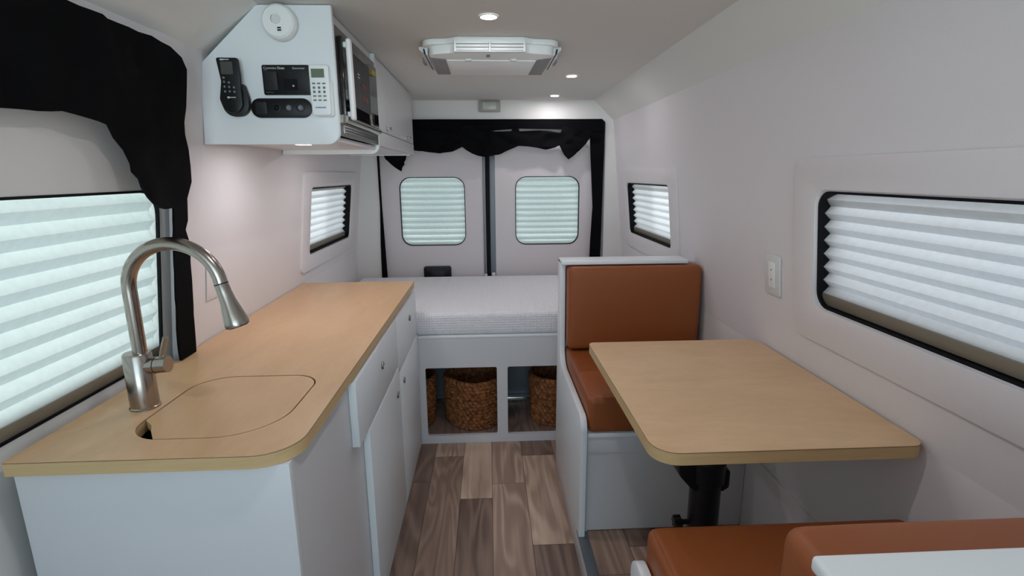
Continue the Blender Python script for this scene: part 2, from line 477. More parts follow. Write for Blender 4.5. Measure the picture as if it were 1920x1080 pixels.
# ------------------------------------------------------------------ doors
def rear_door(name, x0, x1, win):
    mb = MB().prism([(x0, -.03), (x1, -.03), (x1, 1.80), (x0, 1.80)], 'Y', 3.64, 3.68, holes=[rrect(*win, .075)])
    return struct(name, mb, M_door)
WDL = (-.607, -.160, .932, 1.402); WDR = (.190, .637, .930, 1.402)
d1 = rear_door('door_1', -.86, -.018, WDL)
d2 = rear_door('door_2', .048, .90, WDR)
mb = MB().box(-.018, .012, 3.632, 3.70, -.03, 1.8, .004)
struct('seal', mb, M_rubber, d1)
mb = MB().box(.010, .049, 3.637, 3.70, -.03, 1.8, .003)
mb.box(.016, .026, 3.629, 3.64, -.03, 1.8, .002); mb.box(-.036, -.022, 3.633, 3.645, .4, 1.8, .003)
struct('edge_trim', mb, M_alu, d2)
mb = MB().box(.018, .044, 3.612, 3.632, .70, .735, .006); mb.box(-.034, -.014, 3.618, 3.634, .70, .725, .004)
struct('latch', mb, M_plastic2, d2)
mb = MB().prism(rrect(-.463, -.270, .62, .785, .016), 'Y', 3.615, 3.645, bevel=.006, holes=()); 
hd = struct('handle', mb, M_black, d1)
mb = MB().prism(rrect(-.415, -.315, .64, .755, .01), 'Y', 3.611, 3.617, bevel=.003)
struct('pull_cup', mb, M_black2, hd)
# sliding door on the left
mb = MB().prism([(.1, .90), (1.78, .90), (1.78, 1.8), (.1, 1.8)], 'X', .030, .06, holes=[rrect(.62, 1.462, .912, 1.385, (.03, .03, .06, .06))])
mb.map(lean_l); mb.box(-.98, -.95, .1, 1.78, -.03, .901)
struct('door_3', mb, M_trimw)

# ------------------------------------------------------------------ windows and blinds
def window_side(name, side, y0, y1, z0, z1, r, bez, panes, off=0, flange=.03, deep=.062):
    """gasket, frame and panes of a side window; built flat, then leaned with the wall"""
    fn = lean_r if side > 0 else lean_l
    w = None
    if bez:
        b0, b1, c0, c1, br = bez
        mb = MB().prism(rrect(b0, b1, c0, c1, br, 8), 'X', -.009, .002, holes=[rrect(y0 - .004, y1 + .004, z0 - .004, z1 + .004, r)])
        # soft rounded shoulder of the moulded surround
        t = mb.bm
        ed = [e for e in t.edges if len(e.link_faces) == 2 and all(abs(v.co.x + .009) < 1e-5 for v in e.verts) and abs(e.link_faces[0].normal.x - e.link_faces[1].normal.x) > .5]
        bmesh.ops.bevel(t, geom=ed, offset=.006, segments=3, profile=.5, affect='EDGES', clamp_overlap=True)
        mb.map(fn); w = struct(name, mb, M_wall)
    thin = flange < .01
    mb = MB().prism(rrect(y0, y1, z0, z1, r), 'X', off - .002, off + (.006 if thin else deep), holes=[rrect(y0 + .006, y1 - .006, z0 + .006, z1 - .006, r)])
    if not thin: mb.prism(rrect(y0 - .02, y1 + .02, z0 - .02, z1 + .02, r), 'X', off + deep - .012, off + deep, holes=[rrect(y0 + flange, y1 - flange, z0 + flange * .66, z1 - flange * .66, r)])
    mb.map(fn)
    g = struct('gasket' if w else name, mb, M_rubber, w)
    w = w or g
    for a, b, m in panes:
        mb = MB().box(off + deep - .009, off + deep - .004, a, b, z0 - .01, z1 + .01).map(fn)
        struct('pane', mb, m, w)
    return w
window_side('window_1', 1, 2.55, 3.33, 1.045, 1.36, .03, (2.44, 3.40, .955, 1.44, .035), [(2.54, 2.93, M_glass), (2.93, 3.34, M_glasst)])
window_side('window_2', 1, .42, 1.375, 1.05, 1.37, .045, (.30, 1.475, .945, 1.458, .05), [(.41, .90, M_glassb), (.90, 1.385, M_glassb)])
window_side('window_3', -1, 2.60, 3.368, 1.032, 1.36, .03, (2.49, 3.47, .952, 1.437, .035), [(2.59, 2.98, M_glass), (2.98, 3.378, M_glasst)])
window_side('window_4', -1, .62, 1.462, .912, 1.385, (.03, .03, .06, .06), None, [(.61, 1.472, M_glassd)], off=.030, flange=.007, deep=.034)
def window_rear(name, win):
    x0, x1, z0, z1 = win
    mb = MB().prism(rrect(x0 - .001, x1 + .001, z0 - .001, z1 + .001, .075), 'Y', 3.638, 3.653, holes=[rrect(x0 + .004, x1 - .004, z0 + .004, z1 - .004, .071)])
    w = struct(name, mb, M_rubber)
    mb = MB().box(x0 - .02, x1 + .02, 3.694, 3.699, z0 - .02, z1 + .02); struct('pane', mb, M_glassg, w)
window_rear('window_5', WDL); window_rear('window_6', WDR)

def pleats(a0, a1, z0, z1, pitch, amp):
    """zigzag sheet: a along the window, depth d; pleat folds are horizontal"""
    t = bmesh.new(); prev = None; n = round((z1 - z0) / (pitch / 2)); na = 12
    for i in range(n + 1):
        z = z0 + (z1 - z0) * i / n; d = amp if i % 2 else -amp
        row = [t.verts.new((d + random.uniform(-.0006, .0006), a0 + (a1 - a0) * k / na, z)) for k in range(na + 1)]
        if prev:
            for k in range(na): t.faces.new((prev[k], prev[k + 1], row[k + 1], row[k]))
        prev = row
    return MB().absorb(t)
def blind(label, fn, a0, a1, z0, z1, fabric, depth, pitch=.036, rail=.03, rail_mat=None):
    am = (a0 + a1) / 2
    b = fn(Vector((depth, am, z0)))
    th = thing('pleated_blind', label, 'blind', b, 'pleated window blinds')
    mb = pleats(a0, a1, z0 + rail, z1, pitch, .0085).map(lambda v: fn(Vector((v.x + depth, v.y, v.z))))
    build('pleats', mb, fabric, th, smooth=0)
    mb = MB().box(depth - .012, depth + .012, a0, a1, z0, z0 + rail, .003).map(fn)
    build('bottom_rail', mb, rail_mat or M_rail, th)
    mb = MB().box(depth - .012, depth + .012, a0, a1, z1 - .001, z1 + .012, .003).map(fn)
    build('head_rail', mb, M_plastic2, th)
    return th
rear_fn = lambda v: Vector((v.y, 3.64 + v.x, v.z))
blind('white pleated blind in the far right side window, left half shaded', lean_r, 2.558, 3.312, 1.052, 1.356, M_blind, .03)
blind('large white pleated blind in the right side window above the table', lean_r, .43, 1.367, 1.058, 1.366, M_blind, .020, rail=.032)
blind('white pleated blind in the left side window above the counter end', lean_l, 2.608, 3.350, 1.040, 1.356, M_blind, .03)
blind('tall pale pleated blind in the sliding door window behind the faucet', lean_l, .63, 1.452, .916, 1.381, M_blindg, .044, pitch=.05)
blind('pale green pleated blind in the left rear door', rear_fn, WDL[0] - .006, WDL[1] + .006, .930, 1.404, M_blindg, .026, pitch=.041, rail=.012, rail_mat=M_plastic2)
blind('pale green pleated blind in the right rear door', rear_fn, WDR[0] - .006, WDR[1] + .006, .928, 1.404, M_blindg, .026, pitch=.041, rail=.012, rail_mat=M_plastic2)

# ------------------------------------------------------------------ black bug screens
th = thing('bug_screen', 'black rolled bug screen draped over the rear doors', 'bug screen', (0, 3.585, .70))
ry = lambda y: (lambda a, b, d: Vector((a, y + d, b)))
mb = cloth([(-.74, 1.776), (.772, 1.776), (.79, 1.75), (.79, 1.70), (.70, 1.695), (.58, 1.708), (.36, 1.712), (.20, 1.715), (.0, 1.70), (-.20, 1.695), (-.49, 1.712), (-.74, 1.70)], ry(3.585), .03, .004, 10, .004)
build('header_band', mb, M_net, th)
sw = [(-.74, 1.74), (-.45, 1.73), (-.42, 1.704), (-.18, 1.704), (-.16, 1.735), (.02, 1.735), (.03, 1.696), (.16, 1.696), (.18, 1.735), (.205, 1.735), (.215, 1.698), (.35, 1.702), (.49, 1.686), (.51, 1.73), (.64, 1.70), (.70, 1.695), (.690, 1.655),
      (.664, 1.615), (.62, 1.575), (.585, 1.542), (.545, 1.517), (.52, 1.54), (.505, 1.56), (.483, 1.605), (.45, 1.590), (.396, 1.581), (.292, 1.597), (.209, 1.603), (.14, 1.575), (.076, 1.548), (-.01, 1.533), (-.06, 1.54), (-.103, 1.556), (-.14, 1.578), (-.166, 1.598), (-.231, 1.570), (-.316, 1.557), (-.408, 1.568), (-.50, 1.585), (-.60, 1.60), (-.74, 1.62)]
mb = cloth(sw, ry(3.565), .02, .022, 9, .006, 3., (1, 2.2))
build('rolled_net', mb, M_net, th)
mb = cloth([(-.735, 1.66), (-.55, 1.66), (-.538, 1.55), (-.545, 1.515), (-.556, 1.50), (-.552, 1.487), (-.568, 1.47), (-.577, 1.442), (-.60, 1.455), (-.64, 1.485), (-.678, 1.522)], ry(3.575), .016, .016, 14, .005, 8.)
build('net_tail', mb, M_net, th)
mb = cloth([(.792, 1.76), (.787, .70), (.705, .70), (.712, .95), (.722, 1.19), (.708, 1.42), (.694, 1.63), (.70, 1.73)], ry(3.59), .025, .004, 9, .004, 2.)
build('side_strip', mb, M_net, th)
mb = cloth([(-.738, 1.76), (-.716, 1.76), (-.722, 1.54), (-.722, 1.2), (-.712, .70), (-.752, .70), (-.748, .95), (-.736, 1.2), (-.737, 1.54)], ry(3.59), .02, .003, 9, .004, 4.)
build('side_strip', mb, M_net, th)

th = thing('bug_screen', 'black bug screen bunched at the side of the sliding door', 'bug screen', (-.89, 1.5, .90))
lf = lambda off: (lambda a, b, d: Vector((XL(b) + off + d, a, b)))
mb = cloth([(.35, 1.742), (1.274, 1.744), (1.34, 1.743), (1.42, 1.737), (1.465, 1.720), (1.486, 1.695), (1.484, 1.655), (1.489, 1.602), (1.480, 1.547), (1.486, 1.491), (1.490, 1.406), (1.47, 1.36),
            (1.428, 1.339), (1.391, 1.337), (1.358, 1.343), (1.335, 1.353), (1.322, 1.369), (1.305, 1.393), (1.294, 1.414), (1.272, 1.431), (1.268, 1.449), (1.255, 1.479), (1.20, 1.53), (1.08, 1.545), (.9, 1.53), (.7, 1.55), (.35, 1.54)], lf(.028), .03, .018, 7, .008, 11., (1.4, 1))
build('bunched_net', mb, M_net, th)
mb = cloth([(1.486, 1.62), (1.490, 1.42), (1.495, 1.30), (1.484, 1.275), (1.500, 1.236), (1.505, 1.15), (1.512, 1.069), (1.525, .903), (1.446, .903), (1.438, 1.0), (1.434, 1.088), (1.430, 1.281), (1.424, 1.45), (1.42, 1.62)], lf(.024), .022, .005, 10, .006, 15.)
build('side_strip', mb, M_net, th)

# ------------------------------------------------------------------ galley: worktop, base cabinet, sink, faucet
CT = .90
def board(th_, poly, z1, t, top, hole=None, bev=.0):
    """laminate top, thin dark line and edge band as three parts"""
    hs = [hole] if hole else []
    build('laminate_top', MB().prism(poly, 'Z', z1 - .0016, z1, holes=hs), top, th_)
    build('laminate_line', MB().prism([(a, b) for a, b in poly], 'Z', z1 - .0028, z1 - .0016, holes=hs), M_line, th_)
    build('edge_band', MB().prism(poly, 'Z', z1 - t, z1 - .0028, holes=hs), M_edge, th_)
th = thing('countertop', 'long maple laminate worktop over the white cabinet', 'worktop', (-.65, 1.73, .87))
hole = rpoly([(-.759, .985, .085), (-.450, .985, .13), (-.448, 1.322, .075), (-.759, 1.322, .09)], 10)
board(th, rpoly([(-.915, .912, .0), (-.381, .912, .085), (-.376, 2.548, .012), (-.915, 2.548, 0)], 8), CT, .029, M_maple, hole)
lid = rpoly([(-.756, 1.075, .012), (-.728, 1.050, .02), (-.712, 1.022, .012), (-.688, .989, .008), (-.454, .989, .126), (-.452, 1.3175, .071), (-.755, 1.3175, .086)], 10)
th = thing('sink_cover', 'maple cutting board set flush over the sink', 'cutting board', (-.6, 1.15, .882))
board(th, lid, CT - .0005, .018, M_maple)
th = thing('sink', 'small steel sink hidden below the maple cutting board', 'sink', (-.6, 1.15, .74))
mb = MB().prism(rrect(-.775, -.44, .97, 1.335, .09), 'Z', .865, .870, holes=[rrect(-.76, -.452, .985, 1.322, .09)])
mb.prism(rrect(-.765, -.447, .98, 1.327, .09), 'Z', .74, .868, holes=[rrect(-.76, -.452, .985, 1.322, .09)])
mb.prism(rrect(-.765, -.447, .98, 1.327, .09), 'Z', .736, .741)
build('basin', mb, M_dark, th)

th = thing('base_cabinet', 'white galley base cabinet with round push latches', 'cabinet', (-.65, 1.74, 0))
mb = MB().box(-.915, -.397, .928, .946, .0, .870, .001)
build('end_panel', mb, M_cab, th)
mb = MB().box(-.415, -.397, .947, 2.545, .0, .870)
mb.box(-.915, -.415, 2.527, 2.545, .0, .870); mb.box(-.915, -.415, 1.45, 1.468, .02, .735)
build('carcass', mb, M_cab, th)
def front(name, y0, y1, z0, z1, ky, kz):
    mb = MB().box(-.3965, -.374, y0, y1, z0, z1, .0022, 2)
    f = build(name, mb, M_cabedge, th)
    mb = MB().lathe([(.0, .0), (.0125, .0), (.0135, .003), (.0125, .006), (.0095, .0065), (.0085, .004), (0, .0045)], (-.3745, ky, kz), 'X', 20)
    build('push_latch', mb, M_steel2, f)
front('drawer', 1.352, 1.990, .664, .860, 1.696, .780)
front('drawer', 1.996, 2.545, .630, .852, 2.324, .772)
front('door', 1.470, 2.008, .022, .655, 1.938, .563)
front('door', 2.014, 2.545, .022, .622, 2.098, .560)

# faucet
th = thing('faucet', 'brushed steel gooseneck faucet beside the sink cover', 'faucet', (-.80, 1.145, CT))
FX, FY = -.800, 1.145
mb = MB().lathe([(0, 0), (.031, 0), (.031, .004), (.029, .006), (.0285, .128), (.026, .132), (.014, .133), (0, .133)], (FX, FY, CT), 'Z', 36)
build('body', mb, M_steel, th)
pts = [(FX + .008, FY, CT + .128), (FX + .008, FY, CT + .22), (FX + .008, FY, 1.17)]
cx, cz, rr = -.692, 1.178, .100
for k in range(0, 27):
    a = PI - (PI - .10) * k / 26
    pts.append((cx + rr * math.cos(a), FY - .002 * k / 26, cz + rr * math.sin(a)))
build('gooseneck', MB().tube(pts, .0145, 20), M_steel, th)
p0 = Vector(pts[-1]); dv = Vector((.028, -.004, -.098)).normalized()
prof = [(.0140, 0), (.0145, .002), (.0150, .02), (.0165, .040), (.0205, .062), (.0245, .084), (.0255, .094), (.0245, .1)]
mb = MB().tube([p0 + dv * h for r, h in prof], [r for r, h in prof], 24)
sp = build('spray_head', mb, M_steel, th)
mb = MB().tube([p0 + dv * .0985, p0 + dv * .102], [.021, .020], 24); build('nozzle', mb, M_black2, sp)
mb = MB().tube([p0 - dv * .001, p0 + dv * .0015], [.0152, .0152], 20); build('joint_ring', mb, M_black2, sp)
mb = MB().tube([(FX + .02, FY, 1.0), (FX + .066, FY, 1.003)], .019, 24)
hv = build('handle_hub', mb, M_steel, th)
mb = MB().tube([(FX + .039, FY, 1.0014), (FX + .0405, FY, 1.0014)], .0196, 24); build('joint_ring', mb, M_black2, hv)
mb = MB().tube([(FX + .052, FY, 1.015), (FX + .058, FY, 1.035), (FX + .072, FY - .004, 1.068)], [.0065, .006, .006], 14); build('lever', mb, M_steel, th)

# ------------------------------------------------------------------ overhead cabinet, microwave and what hangs on it
YE = 1.635
th = thing('overhead_cabinet', 'white overhead cabinet with rounded end panel above the counter', 'cabinet', (-.64, 2.47, 1.505))
xf = lambda y: -.441 - (y - YE) * .0095            # the front runs very slightly out of square
def endp(y, zb, x0, x1, r):
    return rpoly([(-.655, HC - .002), (x1, HC - .002), (x1, zb, r), (x0, zb), (XL(1.72) + .003, 1.725)])
mb = MB().prism(rpoly([(-.652, 1.893), (-.640, HC - .002), (-.441, HC - .002), (-.443, 1.511, .036), (XL(1.515) + .004, 1.513), (-.824, 1.738)], 6), 'Y', YE, YE + .02, bevel=.0012)
build('end_panel', mb, M_cabedge, th)
mb = MB().prism(rpoly([(-.652, 1.893), (-.640, HC - .002), (-.447, HC - .002), (-.447, 1.505, .036), (XL(1.505) + .004, 1.505), (-.824, 1.738)], 6), 'Y', 2.235, 2.257, bevel=.0012)
build('divider_panel', mb, M_cabedge, th)
mb = MB().prism(rpoly([(-.652, 1.893), (-.640, HC - .002), (-.456, HC - .002), (-.456, 1.535, .036), (XL(1.535) + .004, 1.535), (-.824, 1.738)], 6), 'Y', 3.280, 3.300, bevel=.0012)
build('end_panel', mb, M_cabedge, th)
mb = MB().box(XL(1.54) + .004, -.462, YE + .02, 2.236, 1.522, 1.536); mb.box(XL(1.54) + .004, -.470, 2.257, 3.281, 1.540, 1.554)
build('bottom_board', mb, M_cab, th)
mb = MB().prism([(-.462, 1.541), (-.448, 1.541), (-.448, 1.598), (-.462, 1.598)], 'Y', 2.258, 3.279, bevel=.0015)
mb.box(-.478, -.462, YE + .02, 2.236, 1.862, HC - .003); mb.box(-.478, -.456, 2.257, 3.281, 1.872, HC - .003)
build('fascia', mb, M_cab, th)
mb = MB().prism([(-.466, 1.602), (-.449, 1.602), (-.449, 1.880), (-.466, 1.880)], 'Y', 2.261, 3.277, bevel=.0015)
dr = build('door', mb, M_cab, th)
for y in (2.44, 3.04):
    mb = MB().lathe([(0, 0), (.011, 0), (.011, .004), (.005, .006), (.0045, .014), (.008, .016), (.008, .02), (0, .021)], (-.449, y, 1.622), 'X', 16)
    mb.tube([(-.437, y - .028, 1.622), (-.434, y, 1.622), (-.437, y + .034, 1.616)], [.005, .0055, .004], 10)
    build('latch_handle', mb, M_chrome, dr)

# microwave
th = thing('microwave', 'stainless microwave built into the overhead cabinet', 'microwave', (-.6, 1.94, 1.54))
mb = MB().box(-.80, -.462, 1.675, 2.22, 1.545, 1.855)
build('case', mb, M_black2, th)
mb = MB().prism(rrect(1.660, 2.228, 1.540, 1.858, .006), 'X', -.462, -.447, bevel=.002, holes=())
build('surround', mb, M_steel2, th)
mb = MB().prism(rrect(1.700, 2.195, 1.598, 1.832, .008), 'X', -.447, -.434, bevel=.003)
dr = build('door', mb, M_glassdark, th)
mb = MB().prism(rrect(1.80, 2.06, 1.640, 1.808, .01), 'X', -.4345, -.4335); w = build('door_window', mb, M_black2, dr)
mb = MB().box(-.4335, -.4330, 1.865, 1.925, 1.660, 1.765); build('reflection_patch', mb, M_black, dr)  # reflection put on the door glass as dark patch, pale dashes and red strokes
mb = MB()
for z in (1.752, 1.742): mb.box(-.4330, -.4327, 1.878, 1.905, z, z + .004)
build('reflection_dashes', mb, M_mark, dr)
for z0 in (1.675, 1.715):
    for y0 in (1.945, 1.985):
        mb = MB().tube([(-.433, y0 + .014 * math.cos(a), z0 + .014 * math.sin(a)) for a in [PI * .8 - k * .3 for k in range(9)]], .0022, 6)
        build('reflection_stroke', mb, M_red, dr)
mb = MB().box(-.4336, -.4328, 2.098, 2.101, 1.604, 1.828); build('panel_seam', mb, M_steel, dr)
mb = MB().box(-.434, -.4328, 2.12, 2.17, 1.795, 1.812); build('energy_sticker', mb, M_yellow, dr)
mb = MB().prism(rrect(1.702, 1.736, 1.588, 1.826, .010), 'X', -.424, -.411, bevel=.005, seg=3); mb.box(-.434, -.42, 1.710, 1.728, 1.800, 1.816, .003); mb.box(-.434, -.42, 1.710, 1.728, 1.598, 1.614, .003)
build('handle', mb, M_plastic, th)
mb = MB().tube([(-.440, 1.690, 1.590), (-.440, 2.205, 1.590)], .013, 16); build('lower_rail', mb, M_steel, th)
mb = MB().box(-.449, -.443, 1.70, 2.16, 1.546, 1.572, .001)
for k in range(3): mb.box(-.444, -.439, 1.705, 2.155, 1.549 + k * .008, 1.553 + k * .008, .0008)
build('vent_grille', mb, M_steel2, th)

# detector
FN = YE - .0005
th = thing('smoke_detector', 'round white smoke detector at the top of the overhead end panel', 'smoke detector', (-.587, FN, 1.797))
dc = (-.582, FN, 1.844)
mb = MB().lathe([(0, -.0005), (.048, -.0005), (.048, -.017), (.045, -.020)], dc, 'Y', 40); build('mounting_ring', mb, M_plastic2, th)
dc2 = (-.582, FN, 1.844)
mb = MB().lathe([(.0465, -.017), (.0455, -.030), (.040, -.036), (.0, -.039)], dc2, 'Y', 40); build('cover', mb, M_plastic, th)
mb = MB().lathe([(.013, -.0385), (.0125, -.0405), (.0, -.041)], (-.584, FN, 1.848), 'Y', 24); build('test_button', mb, M_plastic2, th)
mb = MB().prism([(.0132 * math.cos(a) - .584, .0132 * math.sin(a) + 1.848) for a in [PI * .75 + k * .12 for k in range(14)]] + [(.0122 * math.cos(a) - .584, .0122 * math.sin(a) + 1.848) for a in [PI * .75 + k * .12 for k in range(13, -1, -1)]], 'Y', FN - .0412, FN - .0385); build('button_ring', mb, M_markg, th)
mb = MB()
for z in (1.823, 1.817): mb.box(-.582, -.572, FN - .0396, FN - .0372, z, z + .0035)
build('sound_slot', mb, M_black, th)

# black remote in its cradle
th = thing('inverter_remote', 'black handheld inverter remote with small grey screen hung on the end panel', 'remote control', (-.725, FN, 1.59))
mb = MB().prism(rpoly([(-.766, 1.680, .02), (-.70, 1.680, .01), (-.690, 1.640, .03), (-.692, 1.592, .034), (-.758, 1.588, .034), (-.772, 1.632, .02)], 6), 'Y', FN - .020, FN - .0005, bevel=.004); build('cradle', mb, M_black2, th)
mb = MB().prism(rpoly([(-.766, 1.749, .006), (-.704, 1.748, .008), (-.702, 1.70, .04), (-.704, 1.665, .03), (-.703, 1.618, .025), (-.72, 1.597, .025), (-.752, 1.599, .025), (-.768, 1.635, .02), (-.758, 1.685, .03)], 6), 'Y', FN - .032, FN - .02, bevel=.004); rb = build('handset', mb, M_black, th)
mb = MB().prism(rrect(-.753, -.720, 1.703, 1.737, .002), 'Y', FN - .0326, FN - .0318); build('screen', mb, M_lcd, th)
mb = MB()
for x, z in ((-.748, 1.694), (-.748, 1.683), (-.735, 1.681), (-.748, 1.670), (-.735, 1.669), (-.722, 1.668), (-.748, 1.657), (-.735, 1.657), (-.722, 1.656)):
    mb.prism(circle(x, z, .0032, 10), 'Y', FN - .0333, FN - .0318)
build('buttons', mb, M_markg, th)
mb = MB().box(-.753, -.743, FN - .0325, FN - .0318, 1.7405, 1.7445); mb.box(-.743, -.728, FN - .0325, FN - .0318, 1.7415, 1.7440)
build('logo', mb, M_mark, th)
mb = MB().box(-.744, -.738, FN - .0325, FN - .0318, 1.6380, 1.6435); mb.box(-.738, -.720, FN - .0325, FN - .0318, 1.6395, 1.6420)
build('logo', mb, M_mark, th)

def text(body, size, x, y, z, m, parent, bold=False):
    c = bpy.data.curves.new('lettering', 'FONT'); c.body = body; c.size = size; c.extrude = .0002
    if bold: c.offset = size * .02
    t = bpy.data.objects.new('lettering_curve', c); COL.objects.link(t); c.materials.append(m)
    me = bpy.data.meshes.new_from_object(t.evaluated_get(bpy.context.evaluated_depsgraph_get()))
    bpy.data.objects.remove(t); bpy.data.curves.remove(c)
    o = bpy.data.objects.new('lettering', me); COL.objects.link(o); o.parent = parent
    if 'base' in parent: o.matrix_parent_inverse = Matrix.Translation(-Vector(parent['base']))
    o.location = (x, y, z); o.rotation_euler = (PI / 2, 0, 0)
    return o

th = thing('generator_panel', 'black rectangular generator control panel with white lettering', 'control panel', (-.583, FN, 1.65))
mb = MB().prism(rrect(-.650, -.515, 1.651, 1.734, .005), 'Y', FN - .006, FN - .0005, bevel=.0015); build('face_plate', mb, M_black, th)
mb = MB().prism(rrect(-.645, -.608, 1.664, 1.716, .003), 'Y', FN - .009, FN - .006, bevel=.001); build('rocker_switch', mb, M_black2, th)
mb = MB().prism(rrect(-.592, -.551, 1.664, 1.695, .003), 'Y', FN - .0066, FN - .0058); build('label_plate', mb, M_rubber, th)
mb = MB().prism(circle(-.563, 1.676, .0028, 12), 'Y', FN - .0075, FN - .006); build('indicator_light', mb, M_mark, th)
text('Cummins', .0095, -.645, FN - .0062, 1.722, M_mark, th); text('Onan', .0095, -.606, FN - .0062, 1.722, M_mark, th, True)
text('Generator', .0085, -.563, FN - .0062, 1.722, M_mark, th)
text('Start', .0055, -.6445, FN - .0062, 1.7175, M_markg, th); text('Stop/Prime', .0048, -.6435, FN - .0062, 1.657, M_markg, th)

th = thing('socket_panel', 'black oblong socket panel with rounded ends below the generator panel', 'socket panel', (-.605, FN, 1.587))
mb = MB().prism(rrect(-.692, -.516, 1.587, 1.642, .0262, 10), 'Y', FN - .007, FN - .0005, bevel=.002); build('face_plate', mb, M_black, th)
mb = MB().prism(rrect(-.678, -.645, 1.597, 1.632, .003), 'Y', FN - .0095, FN - .007, bevel=.001); build('rocker_switch', mb, M_black2, th)
for x, m in ((-.617, M_rubber), (-.582, M_markg), (-.548, M_markg)):
    mb = MB().lathe([(.012, -.007), (.012, -.010), (.009, -.0105), (.009, -.009)], (x, FN, 1.615), 'Y', 20); s = build('socket', mb, M_black2, th)
    mb = MB().lathe([(.0088, -.0085), (.006, -.0125), (0, -.013)], (x, FN, 1.615), 'Y', 18); build('socket_cap', mb, m, s)

th = thing('air_conditioner_remote', 'slim white remote with grey green screen in a wall holder', 'remote control', (-.482, FN, 1.588))
mb = MB().prism(rrect(-.507, -.450, 1.589, 1.690, .008), 'Y', FN - .012, FN + .0012, bevel=.003); build('holder', mb, M_plastic2, th)
mb = MB().prism(rrect(-.511, -.456, 1.592, 1.732, .008), 'Y', FN - .024, FN - .012, bevel=.004, seg=3); build('handset', mb, M_plastic, th)
mb = MB().prism(rrect(-.504, -.467, 1.696, 1.720, .001), 'Y', FN - .0246, FN - .0236); build('screen', mb, M_lcdg, th)
mb = MB()
for r in range(5):
    for c in range(3):
        x = -.499 + c * .0145; z = 1.680 - r * .0115
        if r in (1, 2): mb.prism(circle(x, z, .0038, 12), 'Y', FN - .0248, FN - .0236)
        else: mb.box(x - .0045, x + .0045, FN - .0245, FN - .0236, z - .002, z + .002)
build('buttons', mb, M_markg, th)
mb = MB().box(-.495, -.469, FN - .0244, FN - .0236, 1.612, 1.6155); mb.box(-.499, -.496, FN - .0244, FN - .0236, 1.6115, 1.616)
build('logo', mb, M_markb, th)

# ------------------------------------------------------------------ bed, mattress, baskets
th = thing('bed_platform', 'white bed platform with open storage cubbies', 'bed', (.27, 3.0, 0))
CUB = [rrect(-.343, .031, .046, .432, .010), rrect(.087, .462, .046, .432, .010), rrect(.518, .892, .046, .432, .010)]
mb = MB().prism([(-.392, .001), (.945, .001), (.945, .592), (-.392, .592)], 'Y', 2.556, 2.576, holes=CUB)
build('front_panel', mb, M_cab, th)
mb = MB().box(-.90, .945, 2.556, 3.55, .592, .606, .003); build('deck', mb, M_cabedge, th)
mb = MB().box(-.90, .945, 2.578, 3.0, .012, .045); build('cubby_floor', mb, M_plank, th)
mb = MB().box(-.90, .945, 3.0, 3.015, .0, .592); build('back_panel', mb, M_alu, th)
mb = MB().box(-.90, .945, 2.955, 2.998, .046, .078, .006); build('cross_rail', mb, M_chrome, th)
for x in (-.9, .93): build('side_panel', MB().box(x, x + .015, 2.577, 3.55, .0, .592), M_cab, th)

mb = MB().box(-.885, .93, 2.562, 3.56, .606, .727, .028, 5)
for v in mb.bm.verts:
    if v.co.z > .68: v.co.z += .003 * noise.noise(v.co * 4)
one('mattress', mb, M_mattress, 'white knit mattress lying on the bed platform', 'mattress')

def basket_mesh(r0, r1, h):
    t = bmesh.new(); n = 200; rows = int(h / .0195); rings = []
    def rad(z): return r0 + (r1 - r0) * min(1, z / (h * .7)) ** .7
    prof = []
    steps = rows * 5
    for i in range(steps + 1):
        prof.append((h * i / steps, i / 5))
    for z, row in prof:
        ring = []
        for k in range(n):
            a = 2 * PI * k / n
            ph = (int(row) % 2) * PI + a * 36
            w = abs(math.sin(PI * (row % 1))) * .006 + .0065 * math.sin(ph + (row % 1) * 2.8)
            w += .0025 * noise.noise(Vector((math.cos(a) * 9, math.sin(a) * 9, z * 60)))
            sq = 1 + .035 * math.cos(4 * a)
            r = (rad(z) + w) * sq
            ring.append(t.verts.new((r * math.cos(a), r * math.sin(a), z)))
        rings.append(ring)
    inner = []
    for z in (h + .006, h, h * .5, .012):
        off = -.006 if z > h else -.016
        inner.append([t.verts.new(((rad(min(z, h)) + off) * (1 + .035 * math.cos(8 * PI * k / n)) * math.cos(2 * PI * k / n), (rad(min(z, h)) + off) * (1 + .035 * math.cos(8 * PI * k / n)) * math.sin(2 * PI * k / n), z)) for k in range(n)])
    for a, b in zip(rings + inner, rings[1:] + inner):
        if a is b: continue
        for k in range(n): t.faces.new((a[k], a[(k + 1) % n], b[(k + 1) % n], b[k]))
    t.faces.new(list(reversed(rings[0]))); t.faces.new(inner[-1])
    bmesh.ops.recalc_face_normals(t, faces=t.faces[:])
    return MB().absorb(t)
bk = build('basket', basket_mesh(.154, .166, .275), M_wicker, None, 60)
bk.location = (-.088, 2.762, .0455)
tag(bk, 'round brown woven basket standing in the left cubby under the bed', 'basket', 'woven baskets under the bed')
for loc, lab in (((.392, 2.762, .0455), 'brown woven basket in the right cubby, half hidden behind the bench'), ((-.485, 2.762, .0455), 'brown woven basket at the left cubby edge, mostly behind the cabinet')):
    c = bk.copy(); COL.objects.link(c); c.location = loc; c.rotation_euler.z = loc[0]; c['label'] = lab

